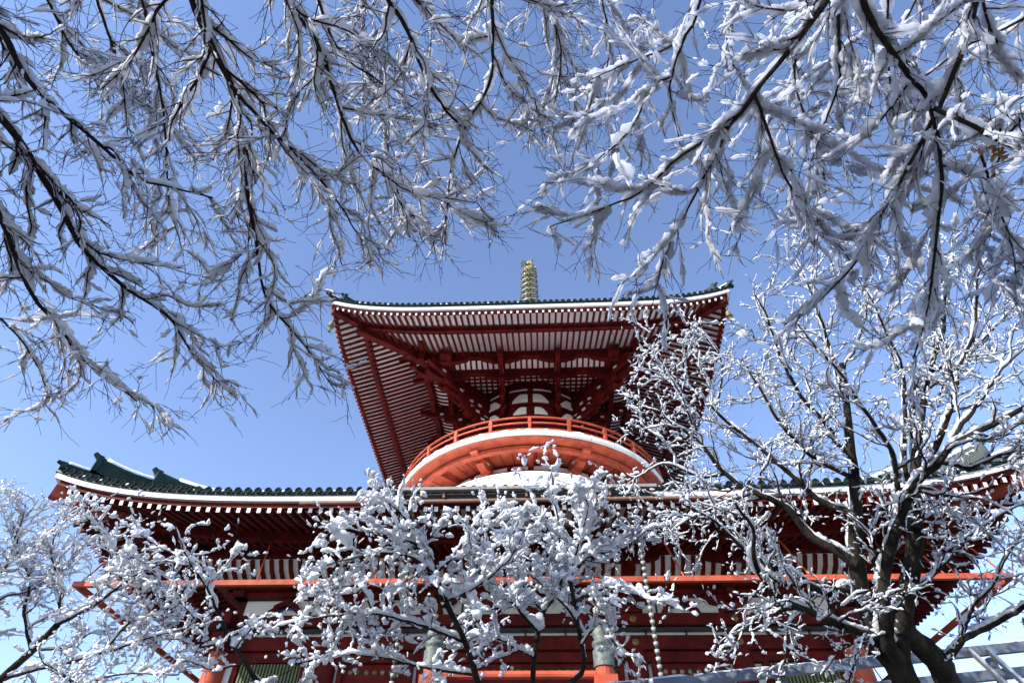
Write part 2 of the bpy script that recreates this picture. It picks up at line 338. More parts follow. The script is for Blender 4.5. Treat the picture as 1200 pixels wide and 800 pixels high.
# ---- lower storey
YW = 10.7
m = MB(); m.box(-10.6, 10.6, -10.6, 10.6, 2.1, 10.9); core = m.build('wall', WHITE, pag)
m = MB(); m.box(-13.2, 13.2, -13.2, 13.2, 2.004, 2.7); m.build('stone_base', STONE, pag)
PX = [-10.9, -7.05, -3.55, 3.55, 7.05, 10.9]
for k in SIDES:
    R = RZ(k)
    for x in PX[:-1]:
        m = MB(); p = np.array([(x, -10.72, 2.7), (x, -10.72, 7.215)]); m.tube(p, .35, 16, R); smooth_by_angle(m.build('pillar', VERM if k != 0 or x < -10 else VERM_SHADE, pag))  # sunlit pillars get plain vermilion, front ones the copy darkened for shade
    for z0, z1, yy in ((7.22, 7.66, 11.02), (7.98, 8.36, 11.10), (9.08, 9.27, 10.98)):
        m = MB(); e = 11.5 if yy > 11 else 11.2; m.box(-e, e, -yy, -10.55, z0, z1, R); m.build('beam', VERM_SHADE, pag)
    m = MB()
    m.box(-10.5, 10.5, -10.85, -10.55, 6.88, 7.20, R); m.box(-11, 11, -10.9, -10.58, 7.9, 7.975, R, 1)
    for x in np.arange(-10, 10.1, 1.4): m.box(x-.03, x+.03, -10.66, -10.58, 7.665, 7.89, R, 1); m.box(x-.03+.5, x+.03+.5, -10.66, -10.58, 8.365, 8.92, R, 1)
    m.build('lintel', [VERM_SHADE, DARK], pag)
    # gilt flower mounts on the beams at the pillars
    for x in PX:
        for z, yy in ((7.44, 11.03), (8.17, 11.11)):
            m = MB(); m.add([(x+r*cos(a), -yy-e, z+r*sin(a)) @ R.T for r, e in ((.12, 0), (.10, .02), (.045, .03), (.035, .05)) for a in np.linspace(0, 2*pi, 12, endpoint=False)],
                  [(i*12+j, i*12+(j+1) % 12, i*12+12+(j+1) % 12, i*12+12+j) for i in range(3) for j in range(12)]+[tuple(range(36, 48))])
            m.build('flower_mount', DULLGOLD, pag)
    # bays: doors in the three middle ones, lattice windows outside
    for x0, x1, kind in ((-10.5, -7.4, 'w'), (-6.7, -3.9, 'd'), (-3.2, 3.2, 'd'), (3.9, 6.7, 'd'), (7.4, 10.5, 'w')):
        if kind == 'w':
            m = MB(); m.box(x0+.45, x1-.45, -10.72, -10.61, 3.6, 6.86, R); fr = m.build('lattice_window', DARK, pag)
            m = MB()
            for x in np.arange(x0+.52, x1-.5, .115): m.box(x, x+.062, -10.80, -10.73, 3.62, 6.85, R)
            m.build('lattice', LATT, fr)
            m = MB(); m.box(x0+.28, x0+.45, -10.86, -10.61, 3.4, 6.87, R); m.box(x1-.45, x1-.28, -10.86, -10.61, 3.4, 6.87, R); m.box(x0+.45, x1-.45, -10.84, -10.61, 3.3, 3.6, R)
            m.build('frame', VERM_SHADE, fr)
        else:
            m = MB(); m.box(x0+.12, x1-.12, -10.70, -10.605, 2.7, 6.86, R)
            m.box(x0+.12, x0+.3, -10.83, -10.71, 2.7, 6.86, R); m.box(x1-.3, x1-.12, -10.83, -10.71, 2.7, 6.86, R)
            dr = m.build('door', VERM_SHADE, pag)
            m = MB()
            for z in (6.62, 5.4):
                for x in np.arange(x0+.55, x1-.75, .275):
                    m.lathe([(.0, .07), (.05, .055), (.085, .0)], 10, (0, 0, 0))
                    v = np.array(m.v[-30:]); v = np.stack([v[:, 0]+x, -10.70-v[:, 2], v[:, 1]+z], 1) @ R.T
                    m.v[-30:] = [tuple(q) for q in v]
                m.box(x1-.72, x1-.3, -10.735, -10.702, z-.06, z+.06, R)
            m.build('stud', GOLD, dr, True)
    # bracket clusters on each pillar, frog-leg struts between them
    for x in PX[:-1]+[0.0]:
        if abs(x) > 10.5: continue
        m = MB()
        def arm(xa, xb, y0, y1, z0, z1):      # boat-shaped arm across the facade
            w_ = (xb-xa)/2; c_ = (xa+xb)/2; S = [(-1, .62), (-.86, .34), (-.6, .1), (-.3, 0), (.3, 0), (.6, .1), (.86, .34), (1, .62), (1, 1), (-1, 1)]
            v = [(c_+a*w_, yy, z0+(z1-z0)*b) for yy in (-y1, -y0) for a, b in S]; n = len(S)
            m.add(np.array(v) @ R.T, [tuple(range(n)), tuple(range(n, 2*n))[::-1]]+[(i, n+i, n+(i+1) % n, (i+1) % n) for i in range(n)])
        m.box(x-.36, x+.36, -11.22, -10.56, 8.365, 8.66, R)
        arm(x-.85, x+.85, 10.62, 10.92, 8.76, 9.075)
        arm(x-1.0, x+1.0, 10.62, 10.95, 9.275, 9.46)
        for i in (-1, 0, 1): m.box(x+i*.95-.2, x+i*.95+.2, -11.0, -10.6, 9.47, 9.66, R)
        for j, (ya, z_) in enumerate(((11.45, 8.74), (11.95, 9.12), (12.55, 9.5))):
            m.path([(x, -10.6, z_+.16), (x, -ya+.25, z_+.16), (x, -ya, z_+.2)], .26, .32, R)
            m.box(x-.2, x+.2, -ya-.12, -ya+.25, z_+.36, z_+.55, R)
            if j == 2: arm(x-1.05, x+1.05, ya-.42, ya-.12, z_+.14, z_+.42)
        m.build('bracket', VERM_SHADE, pag)
    for x in (-8.95, -5.3, -1.75, 1.75, 5.3, 8.95):
        m = MB()
        for s in (-1, 1):
            P = [(x+s*q, -10.78, z) for q, z in ((.62, 8.42), (.56, 8.55), (.44, 8.64), (.34, 8.78), (.14, 8.87), (0, 8.89))]
            m.path(P, .24, .16, R)
        m.box(x-.16, x+.16, -10.9, -10.62, 8.965, 9.075, R)
        m.path([(x-.34, -10.68, 8.68), (x-.15, -10.68, 8.78), (x+.15, -10.68, 8.78), (x+.34, -10.68, 8.68)], .06, .1, R, 1)
        m.build('frog_leg_strut', [VERM_SHADE, BLUEP], pag)
    # ribbed coving between wall beam and eave purlin, red ribs on white
    m = MB(); n = 1
    prof = [(11.2, 9.42), (11.55, 9.5), (11.9, 9.66), (12.2, 9.95)]
    v = [(q*r, -r, z) for q in (-1, 1) for r, z in prof]; m.add(np.array(v) @ R.T, [(i, i+4, i+5, i+1) for i in range(3)])
    m.build('coving', WHITE, pag)
    m = MB()
    for x in np.arange(-11.9, 11.95, .354): m.path([(x, -min(r, 99), z-.05) for r, z in prof if r >= abs(x)-.2] or [(x, -12.0, 9.7), (x, -12.2, 9.9)], .13, .1, R)
    m.box(-11.2, 11.2, -11.32, -10.96, 9.25, 9.45, R)
    m.build('coving_rib', VERM_SHADE, pag)
    m = MB(); m.box(-13.3, 13.3, -12.46, -12.14, 9.93, 10.27, R); m.build('purlin', VERM_SHADE, pag)
    # gutter run over the steps on the front only
    if k == 0:
        m = MB(); m.box(-4.05, 4.05, -16.33, -16.17, 10.10, 10.20); gt = m.build('gutter', GUTTER, pag)
        m = MB(); m.tube([(-7.2, -16.08, 9.84), (7.2, -16.08, 9.84)], .06, 10); m.box(-4.1, 4.1, -16.04, -16.005, 9.93, 10.16, None, 1)  # dark strip stands in for the dark gap between gutter and pipe
        for x in np.arange(-3.9, 4, 1.3): m.box(x-.03, x+.03, -16.2, -15.95, 9.9, 10.13)
        m.build('gutter_pipe', [PIPE, DARK], gt)

# ---- dome between the roofs, balcony, drum
m = MB(); m.lathe([(8.75, 13.6), (8.6, 14.6), (8.2, 15.6), (7.5, 16.6), (6.7, 17.3), (6.05, 17.75), (5.7, 17.86)], 96); m.build('dome', WHITE, pag, True)
bal = MB(); bal.lathe([(5.4, 18.42), (7.5, 18.42), (7.5, 18.38), (8.12, 18.42), (8.12, 18.86), (3.6, 18.86)], 128); bal = bal.build('balcony', VERM, pag)
m = MB(); m.lathe([(8.12, 18.50), (8.20, 18.50), (8.20, 18.82), (8.12, 18.82)], 128, closed=True); rim = m.build('rim', RIMW, bal, True)
m = MB()
for i in range(36):
    a = 2*pi*(i+.3)/36; Rr = np.array([[cos(a), -sin(a), 0], [sin(a), cos(a), 0], [0, 0, 1]]); m.box(-.012, .012, -8.204, -8.12, 18.505, 18.815, Rr)
m.build('seam', GUTTER, rim)
m = MB(); m.lathe([(7.25, 18.08), (7.55, 18.08), (7.55, 18.295), (7.25, 18.295)], 128, closed=True); m.build('ring_beam', VERM, bal)
for i in range(8):
    a = 2*pi*i/8; Rr = np.array([[cos(a), -sin(a), 0], [sin(a), cos(a), 0], [0, 0, 1]]); m = MB()
    m.box(-.15, .15, -7.26, -5.75, 18.12, 18.41, Rr); m.build('joist', VERM, bal)
m = MB()
for i in range(64):
    a = 2*pi*(i+.5)/64; Rr = np.array([[cos(a), -sin(a), 0], [sin(a), cos(a), 0], [0, 0, 1]]); m.box(-.012, .012, -7.24, -5.82, 18.40, 18.425, Rr)
m.build('plank_seam', VERM_SHADE, bal)
for i in range(8):
    a = 2*pi*(i+.5)/8; Rr = np.array([[cos(a), -sin(a), 0], [sin(a), cos(a), 0], [0, 0, 1]]); m = MB()
    m.path([(0, -5.7, 17.55), (0, -6.15, 17.55), (0, -6.4, 17.68)], .44, .30, Rr)
    m.path([(0, -5.7, 17.92), (0, -6.75, 17.92), (0, -7.05, 18.04)], .42, .28, Rr)
    m.path([(0, -5.7, 18.24), (0, -7.5, 18.24), (0, -7.78, 18.28)], .42, .26, Rr)
    for y, z in ((-6.25, 17.76), (-6.9, 18.1)): m.box(-.29, .29, y-.16, y+.16, z-.06, z+.05, Rr)
    for y, z in ((-6.25, 17.9), (-6.9, 18.22)): m.box(-.225, .225, y+.25, y+.55, z-.06, z+.04, Rr, 1)
    m.build('bracket', [VERM, WHITE], bal)
m = MB(); m.lathe([(5.85, 17.6), (5.85, 17.84), (5.8, 17.84), (5.8, 18.38)], 128)
for i in range(32):
    a0 = 2*pi*(i+.14)/32; a1 = 2*pi*(i+.86)/32
    if True: m.lathe([(5.81, 17.98), (5.83, 17.98), (5.83, 18.2), (5.81, 18.2)], 6, closed=True, mi=1, a0=a0, a1=a1)
m.build('collar_wall', [VERM_SHADE, WHITE], bal)
rail = MB(); rail.lathe([(8.0+.07*cos(q), 19.78+.06*sin(q)) for q in np.linspace(0, 2*pi, 9)[:-1]], 144, closed=True); rail = rail.build('top_rail', VERM, bal, True)
m = MB(); m.lathe([(7.97, 19.36), (8.05, 19.36), (8.05, 19.45), (7.97, 19.45)], 144, closed=True); m.build('middle_rail', VERM, bal)
m = MB(); m.lathe([(7.93, 18.9), (8.08, 18.9), (8.08, 19.02), (7.93, 19.02)], 144, closed=True); m.build('bottom_rail', VERM, bal)
for i in range(24):
    a = 2*pi*i/24; Rr = np.array([[cos(a), -sin(a), 0], [sin(a), cos(a), 0], [0, 0, 1]])
    m = MB(); m.box(-.075, .075, -8.09, -7.92, 18.865, 19.74, Rr); m.box(-.10, .10, -8.11, -7.9, 19.46, 19.56, Rr); m.build('baluster', VERM, bal)
rs = np.random.default_rng(8); m = MB()
for i in range(60):
    a = rs.uniform(0, 2*pi); da = rs.uniform(.01, .05); h = rs.uniform(.03, .09)
    m.tube([(8.13*sin(a+q*da), -8.13*cos(a+q*da), 18.87) for q in (-1, -.5, 0, .5, 1)], [.01, h*.8, h, h*.8, .01], 6)
m.build('snow', SNOWROOF, bal, True, 'stuff')

m = MB(); m.lathe([(3.85, 18.87), (3.85, 22.5), (3.75, 22.7), (3.72, 26.4)], 96); drum = m.build('drum', VERM_SHADE, pag, True)
m = MB(); m.lathe([(3.8, 22.75), (4.12, 22.75), (4.12, 23.0), (3.95, 23.1), (3.7, 23.1)], 96, closed=True); m.lathe([(3.7, 24.02), (3.86, 24.02), (3.86, 24.2), (3.7, 24.2)], 96, closed=True); m.build('ring_band', VERM_SHADE, drum)
def blob_patch(mb, ac, wdt, z0, z1, flip):     # rounded white panel following the drum: straight on the pillar side, scooped outside
    n = 12; vb = []; vt = []
    for i in range(n+1):
        q = i/n; aa = ac+flip*(q-.5)*wdt
        top = z1-(z1-z0)*(.0 if q < .45 else .75*((q-.45)/.55)**1.4)-(.08*(z1-z0) if q < .08 else 0)
        for L, z in ((vb, z0), (vt, top)): L.append((3.77*sin(aa), -3.77*cos(aa), z))
    mb.add(vb+vt, [(i, i+1, n+1+i+1, n+1+i) for i in range(n)])
m = MB()
for i in range(16):
    k2 = i//2; s = -1 if i % 2 else 1; ac = 2*pi*k2/8+s*radians(9.6)
    blob_patch(m, ac, radians(14.5), 24.28, 24.98, s); blob_patch(m, ac, radians(12), 23.3, 23.9, s)
    m.lathe([(3.76, 25.28), (3.78, 25.28), (3.78, 25.40), (3.76, 25.40)], 6, closed=True, a0=2*pi*(i+.12)/16, a1=2*pi*(i+.88)/16)
m.build('white_panel', WHITE, drum); drum.scale = (1.07, 1.07, 1.0)

# ---- square bracket frame under the upper roof
m = MB()
for k in range(4):
    R = RZ(k)
    m.box(-7.3, 7.3, -5.5, -5.15, 25.5, 25.92, R)
for k in range(4): pass
ring1 = m.build('square_beam', VERM_SHADE, pag)
m = MB()
for k in range(4): m.box(-8.2, 8.2, -6.78, -6.42, 25.72, 26.14, RZ(k))
m.build('square_beam', VERM_SHADE, pag)
m = MB()
v = [(-5.15, -5.15, 26.12), (5.15, -5.15, 26.12), (5.15, 5.15, 26.12), (-5.15, 5.15, 26.12)]
m.add(v, [(0, 1, 2, 3)]); m.build('ceiling_panel', WHITE, pag)
m = MB()
for q in np.arange(-5.1, 5.15, .37):
    m.box(q-.06, q+.06, -5.14, 5.14, 26.03, 26.10); m.box(-5.14, 5.14, q-.06, q+.06, 26.035, 26.095)
m.build('ceiling_lattice', VERM_SHADE, pag)
BX = (-4.95, -1.75, 1.75, 4.95)
for k in SIDES:
    R = RZ(k)
    m = MB(); v = [(q*r, -r, z) for q in (-1, 1) for r, z in ((5.5, 25.86), (5.9, 25.9), (6.2, 26.0), (6.45, 26.16))]
    m.add(np.array(v) @ R.T, [(i, i+4, i+5, i+1) for i in range(3)]); m.build('coving', WHITE, pag)
    m = MB()
    for x in np.arange(-6.2, 6.21, .355): m.path([(x, -5.5, 25.83), (x, -5.9, 25.87), (x, -6.2, 25.97), (x, -6.43, 26.1)], .12, .08, R)
    m.build('coving_rib', VERM_SHADE, pag)
    for x in BX:
        m = MB()
        def boat(c_, w_, yc, z0, z1, th=.3):
            S = [(-1, .7), (-.86, .42), (-.62, .3), (-.52, .06), (-.3, 0), (.3, 0), (.52, .06), (.62, .3), (.86, .42), (1, .7), (1, 1), (-1, 1)]
            v = [(c_+a*w_, yy, z0+(z1-z0)*b) for yy in (-yc-th/2, -yc+th/2) for a, b in S]; n = len(S)
            m.add(np.array(v) @ R.T, [tuple(range(n)), tuple(range(n, 2*n))[::-1]]+[(i, n+i, n+(i+1) % n, (i+1) % n) for i in range(n)])
        boat(x, 1.15, 6.6, 25.35, 25.715); boat(x, 1.15, 5.33, 25.12, 25.495)
        # three tiers of stepped arms running out from the drum, rounded noses
        for ya, zb, h in ((4.15, 23.35, .34), (4.85, 23.95, .34), (5.75, 24.55, .36), (7.05, 25.05, .36)):
            ax = lambda y_: x if abs(x) < 3 else math.copysign(2.7, x)+(x-math.copysign(2.7, x))*(y_-2.4)/(5.4-2.4)
            q0 = 2.9 if abs(x) < 3 else 2.4
            m.path([(ax(q0), -q0, zb+h/2), (ax(ya-.35), -ya+.35, zb+h/2), (ax(ya-.12), -ya+.12, zb+h/2+.05), (ax(ya), -ya, zb+h/2+.14)], .27, h, R)
            m.path([(ax(ya-.42), -ya+.42, zb+h+.115), (ax(ya-.02), -ya+.02, zb+h+.115)], .4, .21, R)
            for q in (.9,): m.path([(ax(ya-q-.24), -ya+q+.24, zb+h*.5), (ax(ya-q), -ya+q, zb+h*.5)], .276, h*.5, R, 1)
        m.path([(x, -5.0, 25.95), (x, -6.9, 25.5), (x, -7.5, 25.38)], .3, .34, R)
        m.build('bracket', [VERM_SHADE, WHITE], pag)
    # corner arms on the diagonal
    m = MB(); s2 = 1.0
    for a, zb, h in ((3.6, 23.2, .4), (4.4, 23.75, .4), (5.3, 24.3, .42), (6.3, 24.85, .42), (7.5, 25.3, .42)):
        P = [(-2.0, -2.0, zb+h/2), (-a+.3, -a+.3, zb+h/2), (-a+.1, -a+.1, zb+h/2+.06), (-a, -a, zb+h/2+.16)]
        m.path(P, .38, h, R)
        m.path([(-a+.05, -a+.05, zb+h+.1), (-a+.4, -a+.4, zb+h+.1)], .5, .2, R)
        for q in (.8, 1.3, 1.8): m.path([(-a+q, -a+q, zb+h*.5), (-a+q+.2, -a+q+.2, zb+h*.5)], .386, h*.5, R, 1)
    m.box(-7.55, -7.2, -7.55, -7.2, 25.2, 26.0, R); m.box(-6.78, -6.42, -7.4, -7.05, 25.0, 25.7, R); m.box(-7.4, -7.05, -6.78, -6.42, 25.0, 25.7, R)
    m.build('corner_bracket', [VERM_SHADE, WHITE], pag)

# ---- finial spire
m = MB(); m.tube([(0, 0, 33.5), (0, 0, 44.6)], [.16, .09], 12); sp = m.build('spire', GOLD, pag)
for i in range(10):
    z = 36.6+i*.74; r = .80-.012*i
    m = MB(); m.lathe([(r-.05, z-.07), (r+.03, z-.06), (r+.03, z+.06), (r-.05, z+.07)], 28, closed=True); m.lathe([(.1, z-.16), (.26, z-.1), (.26, z+.1), (.1, z+.16)], 14, closed=True)
    for q in range(8):
        a = 2*pi*q/8+.2; m.path([(.2*sin(a), .2*cos(a), z), ((r-.02)*sin(a), (r-.02)*cos(a), z)], .08, .1)
    ring = m.build('ring', GOLD, sp)
    for q in range(8):
        a = 2*pi*q/8; m = MB(); m.tube([((r+.03)*sin(a), (r+.03)*cos(a), z-.12), ((r+.03)*sin(a), (r+.03)*cos(a), z-.2), ((r+.03)*sin(a), (r+.03)*cos(a), z-.36)], [.02, .045, .075], 6)
        m.build('bell', BRONZE, sp)
m = MB()
for q in range(4):
    a = q*pi/2+.5; ca, sa = cos(a), sin(a)
    for (r, z, s) in ((.3, 43.75, .24), (.62, 43.95, .2), (.66, 44.4, .2), (.36, 44.3, .26), (.5, 44.8, .2), (.2, 44.85, .18)):
        pts = [(ca*(r+s*cos(b)), sa*(r+s*cos(b)), z+s*sin(b)) for b in np.linspace(0, 2*pi*.85, 9)]
        m.tube(pts, .055, 6)
m.lathe([(.0, 44.6), (.2, 44.75), (.24, 44.95), (.15, 45.2), (.05, 45.4), (.0, 45.65)], 14)
m.build('crown', GOLD, sp)

# ------------------------------------------------------------------ things hung on the pagoda
c = empty('curtain_frame', (0, -14.43, 8.0), 'thin vermilion rod frame hung on stays under the lower eaves', 'curtain frame'); c.location = (0, 0, 0)
for k in SIDES:
    R = RZ(k); m = MB(); e = 14.5 if k == 0 else 14.355; zo = 0 if k == 0 else .004; m.box(-e, e, -14.5, -14.36, 7.95+zo, 8.11-zo, R); m.build('rod', VERM, c)
    for x in (-12.6, -8.6, -4.8, 4.8, 8.6, 12.6, 14.35):
        m = MB(); m.tube([(x, -14.4, 8.1), (x-.35, -13.6, 9.95)], .028, 6, R); m.build('stay', VERM, c)
ch = None
for i, x in enumerate((-3.62, 3.46)):
    if ch is None:
        m = MB()
        for z in np.arange(3.2, 9.85, .19):
            m.lathe([(.0, z+.0), (.055, z+.0), (.07, z+.09), (.06, z+.09), (.0, z+.04)], 10, (x, -15.2, 0)); 
        m.tube([(x, -15.2, 3.0), (x, -15.2, 9.95)], .045, 8, mi=1)
        ch = m.build('rain_chain', [mat('chain_cup', (0.30, 0.30, 0.27), .5, .2), DARK], None, True)
        ch['label'] = 'pale cup rain chain hanging left of the entrance, mostly behind the snowy shrubs'; ch['category'] = 'rain chain'; ch['group'] = 'rain chains under the gutter ends'
    else:
        o = ch.copy(); COL.objects.link(o); o.location = (x+3.62, 0, 0)
        o['label'] = 'pale cup rain chain hanging right of the entrance in front of the studded doors'
def wind_bell(loc, s, label):
    b = empty('wind_bell', loc, label, 'bell', 'wind bells under the roof corners')
    m = MB(); m.lathe([(.0, 0), (.05, -.0), (.12, -.05), (.15, -.2), (.16, -.42), (.21, -.5), (.19, -.5), (.13, -.4), (.0, -.3)], 16)
    m.v = [(p[0]*s, p[1]*s, p[2]*s) for p in m.v]; m.build('bell_body', GOLD, b, True)
    m = MB(); m.tube([(0, 0, .35*s), (0, 0, 0), (0, 0, -.25*s), (0, 0, -.5*s), (0, 0, -.72*s), (0, 0, -.74*s), (0, 0, -.9*s)], [.025, .025, .015, .015, .015, .07, .09], 6); m.build('clapper', BRONZE, b)
wind_bell((-15.45, -15.45, 9.4), 1.25, 'gilt wind bell under the lower left roof corner beside snowy twigs')
wind_bell((15.45, -15.45, 9.4), 1.25, 'gilt wind bell under the lower right roof corner')
wind_bell((-11.0, -11.0, 24.5), .9, 'gilt wind bell under the left corner of the upper roof')
wind_bell((11.0, -11.0, 24.5), .9, 'gilt wind bell under the right corner of the upper roof')

# ---- balustrade at the terrace edge and steel handrail
c = empty('balustrade', (0, -23, 2.0), 'vermilion balustrade with grey bronze post caps at the terrace edge', 'balustrade'); c.location = (0, 0, 0)
for x in (-1.2, 1.26):
    m = MB(); m.tube([(x, -23, 2.0), (x, -23, 2.86)], .13, 14); m.box(x-.16, x+.16, -23.15, -22.85, 2.6, 2.74); po = m.build('post', VERM, c)
    m = MB(); m.lathe([(.15, 2.86), (.15, 3.08), (.125, 3.1), (.125, 3.13), (.15, 3.15), (.15, 3.2), (.10, 3.23), (.13, 3.28), (.135, 3.34), (.1, 3.4), (.03, 3.46), (.0, 3.5)], 18, (x, -23, 0)); m.build('finial', BRONZE, po, True)
m = MB(); m.tube([(-1.07, -23, 2.77), (1.13, -23, 2.77)], .055, 10); m.build('rail', VERM, c)
m = MB(); m.box(-1.07, 1.13, -23.05, -22.95, 2.3, 2.4); m.build('rail', VERM, c)
m = MB(); m.tube([(-1.2, -23, 2.95), (-1.2, -23.0, 3.0)], .1, 6); 
c = empty('handrail', (3.5, -25, 1.0), 'blue grey steel handrail with snow along its top at lower right', 'handrail'); c.location = (0, 0, 0)
A = np.array([0.9, -25, 2.0]); B = np.array([7.8, -25, 2.62])
for dz, nm in ((0, 'rail'), (-.24, 'rail')):
    m = MB(); m.path([A+(0, 0, dz), B+(0, 0, dz)], .07, .095); m.build(nm, STEEL, c)
m = MB()
rs = np.random.default_rng(31); q = .01
while q < .97:
    L_ = rs.uniform(.03, .16); k_ = 12; qq = np.linspace(q, min(q+L_, .99), k_); rr_ = .016+.010*np.abs(rs.normal(0, 1, k_)); rr_[0] = rr_[-1] = .006
    m.tube([A+(B-A)*u_+(0, rs.normal(0, .006), .047) for u_ in qq], np.minimum(rr_, .032), 8); q += L_+rs.uniform(.002, .03)
m.build('snow', SNOW, c, True, 'stuff')
for x in (1.0, 3.0, 5.3, 7.6):
    z1 = A[2]+(B[2]-A[2])*(x-A[0])/(B[0]-A[0])-.06; m = MB(); m.box(x-.035, x+.035, -24.97, -24.9, gz(-25)-.1, z1); m.build('post', STEEL, c)
c = empty('steel_brace', (5.2, -25.3, 1.0), 'pair of worn bright steel struts leaning against the handrail at far right', 'brace'); c.location = (0, 0, 0)
for x in (5.05, 5.24):
    m = MB(); m.path([(x+.5, -25.25, 1.2), (x-.02, -25.08, 2.38)], .09, .03); m.build('strut', BRIGHT, c)

# ------------------------------------------------------------------ trees
def pt(x, y, d):                   # a point the given number of metres deep along the camera axis, used to lay out limbs
    return CAM + d*(_fw+(x-600)/F_PX*RT+(400-y)/F_PX*UP)
def crom(P, n):
    P = np.array(P, float); Q = np.vstack([2*P[0]-P[1], P, 2*P[-1]-P[-2]]); m = len(P)-1
    seg = np.linalg.norm(np.diff(P, axis=0), axis=1); cum = np.concatenate([[0], np.cumsum(seg)])
    out = []
    for s in np.linspace(0, cum[-1], n):
        i = min(np.searchsorted(cum, s, 'right')-1, m-1); t = (s-cum[i])/max(seg[i], 1e-9)
        p0, p1, p2, p3 = Q[i:i+4]
        out.append(.5*((2*p1)+(-p0+p2)*t+(2*p0-5*p1+4*p2-p3)*t*t+(-p0+3*p1-3*p2+p3)*t**3))
    return np.array(out)
def nrm(v): return v/np.maximum(np.linalg.norm(v, axis=-1, keepdims=True), 1e-9)
def sample(P, t, si):              # position and tangent on strands si at t
    n = P.shape[1]; f = np.clip(t, 0, .9999)*(n-1); i = f.astype(int); fr = (f-i)[:, None]
    a = P[si, i]; b = P[si, i+1]; return a+(b-a)*fr, nrm(b-a)
def spawn(rng, P, Rd, dens, L, ang, n=6, trop=(0, 0, 0), curl=.25, t0=.12, planar=.35, rk=.7, rmin=.0022, rmax=1.0, maxc=60, taper=.55, Lref=None, jag=.17):
    N = len(P); seg = np.linalg.norm(np.diff(P, axis=1), axis=2).sum(1)
    cnt = np.clip(np.floor(dens*seg*(1-t0)+rng.random(N)), 0, maxc).astype(int)
    si = np.repeat(np.arange(N), cnt); M = len(si)
    if M == 0: return np.zeros((0, n, 3)), np.zeros((0, n))
    k = np.concatenate([np.arange(c) for c in cnt]) if M else np.zeros(0)
    t = t0+(1-t0)*(k+rng.random(M))/np.maximum(cnt[si], 1); t = np.clip(t, 0, .995)
    p, tan = sample(P, t, si)
    up = np.array([0, 0, 1.0]); b = np.cross(tan, up); bad = np.linalg.norm(b, axis=1) < .25
    b[bad] = rng.normal(size=(bad.sum(), 3)); b = nrm(b-tan*(b*tan).sum(1, keepdims=True)); o = np.cross(b, tan)
    sg = np.where((k+si) % 2 == 0, 1.0, -1.0)
    phi = rng.normal(0, planar, M) if planar < 1.5 else rng.uniform(-pi, pi, M)
    a = rng.normal(ang, .3, M)
    d = np.cos(a)[:, None]*tan+np.sin(a)[:, None]*(np.cos(phi)[:, None]*b*sg[:, None]+np.sin(phi)[:, None]*o)
    LL = L*(1-taper*t)*rng.uniform(.35, 1.4, M)
    if Lref is not None: LL *= np.clip(seg[si]/Lref, .4, 1.3)
    n_r = Rd.shape[1]; rr = Rd[si, np.clip((t*(n_r-1)).astype(int), 0, n_r-1)]
    r0 = np.clip(rr*rk*rng.uniform(.7, 1.0, M), rmin, rmax)
    pts = np.zeros((M, n, 3)); pts[:, 0] = p; d = nrm(d); tv = np.array(trop)
    bend = rng.normal(0, curl, (M, 3))
    for i in range(1, n):
        d = nrm(d+(tv+bend)/(n-1)+rng.normal(0, jag, (M, 3)))
        pts[:, i] = pts[:, i-1]+d*(LL/(n-1))[:, None]
    rad = r0[:, None]*(1-np.linspace(0, .72, n)[None]); rad = np.maximum(rad, rmin*.75)
    return pts, rad
def tubes(P, Rd, k):
    N, n, _ = P.shape
    T = np.empty_like(P); T[:, 1:-1] = P[:, 2:]-P[:, :-2]; T[:, 0] = P[:, 1]-P[:, 0]; T[:, -1] = P[:, -1]-P[:, -2]; T = nrm(T)
    mt = nrm(P[:, -1]-P[:, 0]); ax = np.argmin(np.abs(mt), axis=1); ref = np.eye(3)[ax][:, None, :]
    U = nrm(np.cross(T, np.broadcast_to(ref, T.shape))); W_ = np.cross(T, U)
    th = np.linspace(0, 2*pi, k, endpoint=False)
    V = P[:, :, None, :]+Rd[:, :, None, None]*(U[:, :, None, :]*np.cos(th)[None, None, :, None]+W_[:, :, None, :]*np.sin(th)[None, None, :, None])
    idx = np.arange(N*n*k).reshape(N, n, k); a = idx[:, :-1]; b = idx[:, 1:]
    Q = np.stack([a, np.roll(a, -1, 2), np.roll(b, -1, 2), b], -1).reshape(-1, 4)
    return V.reshape(-1, 3), Q
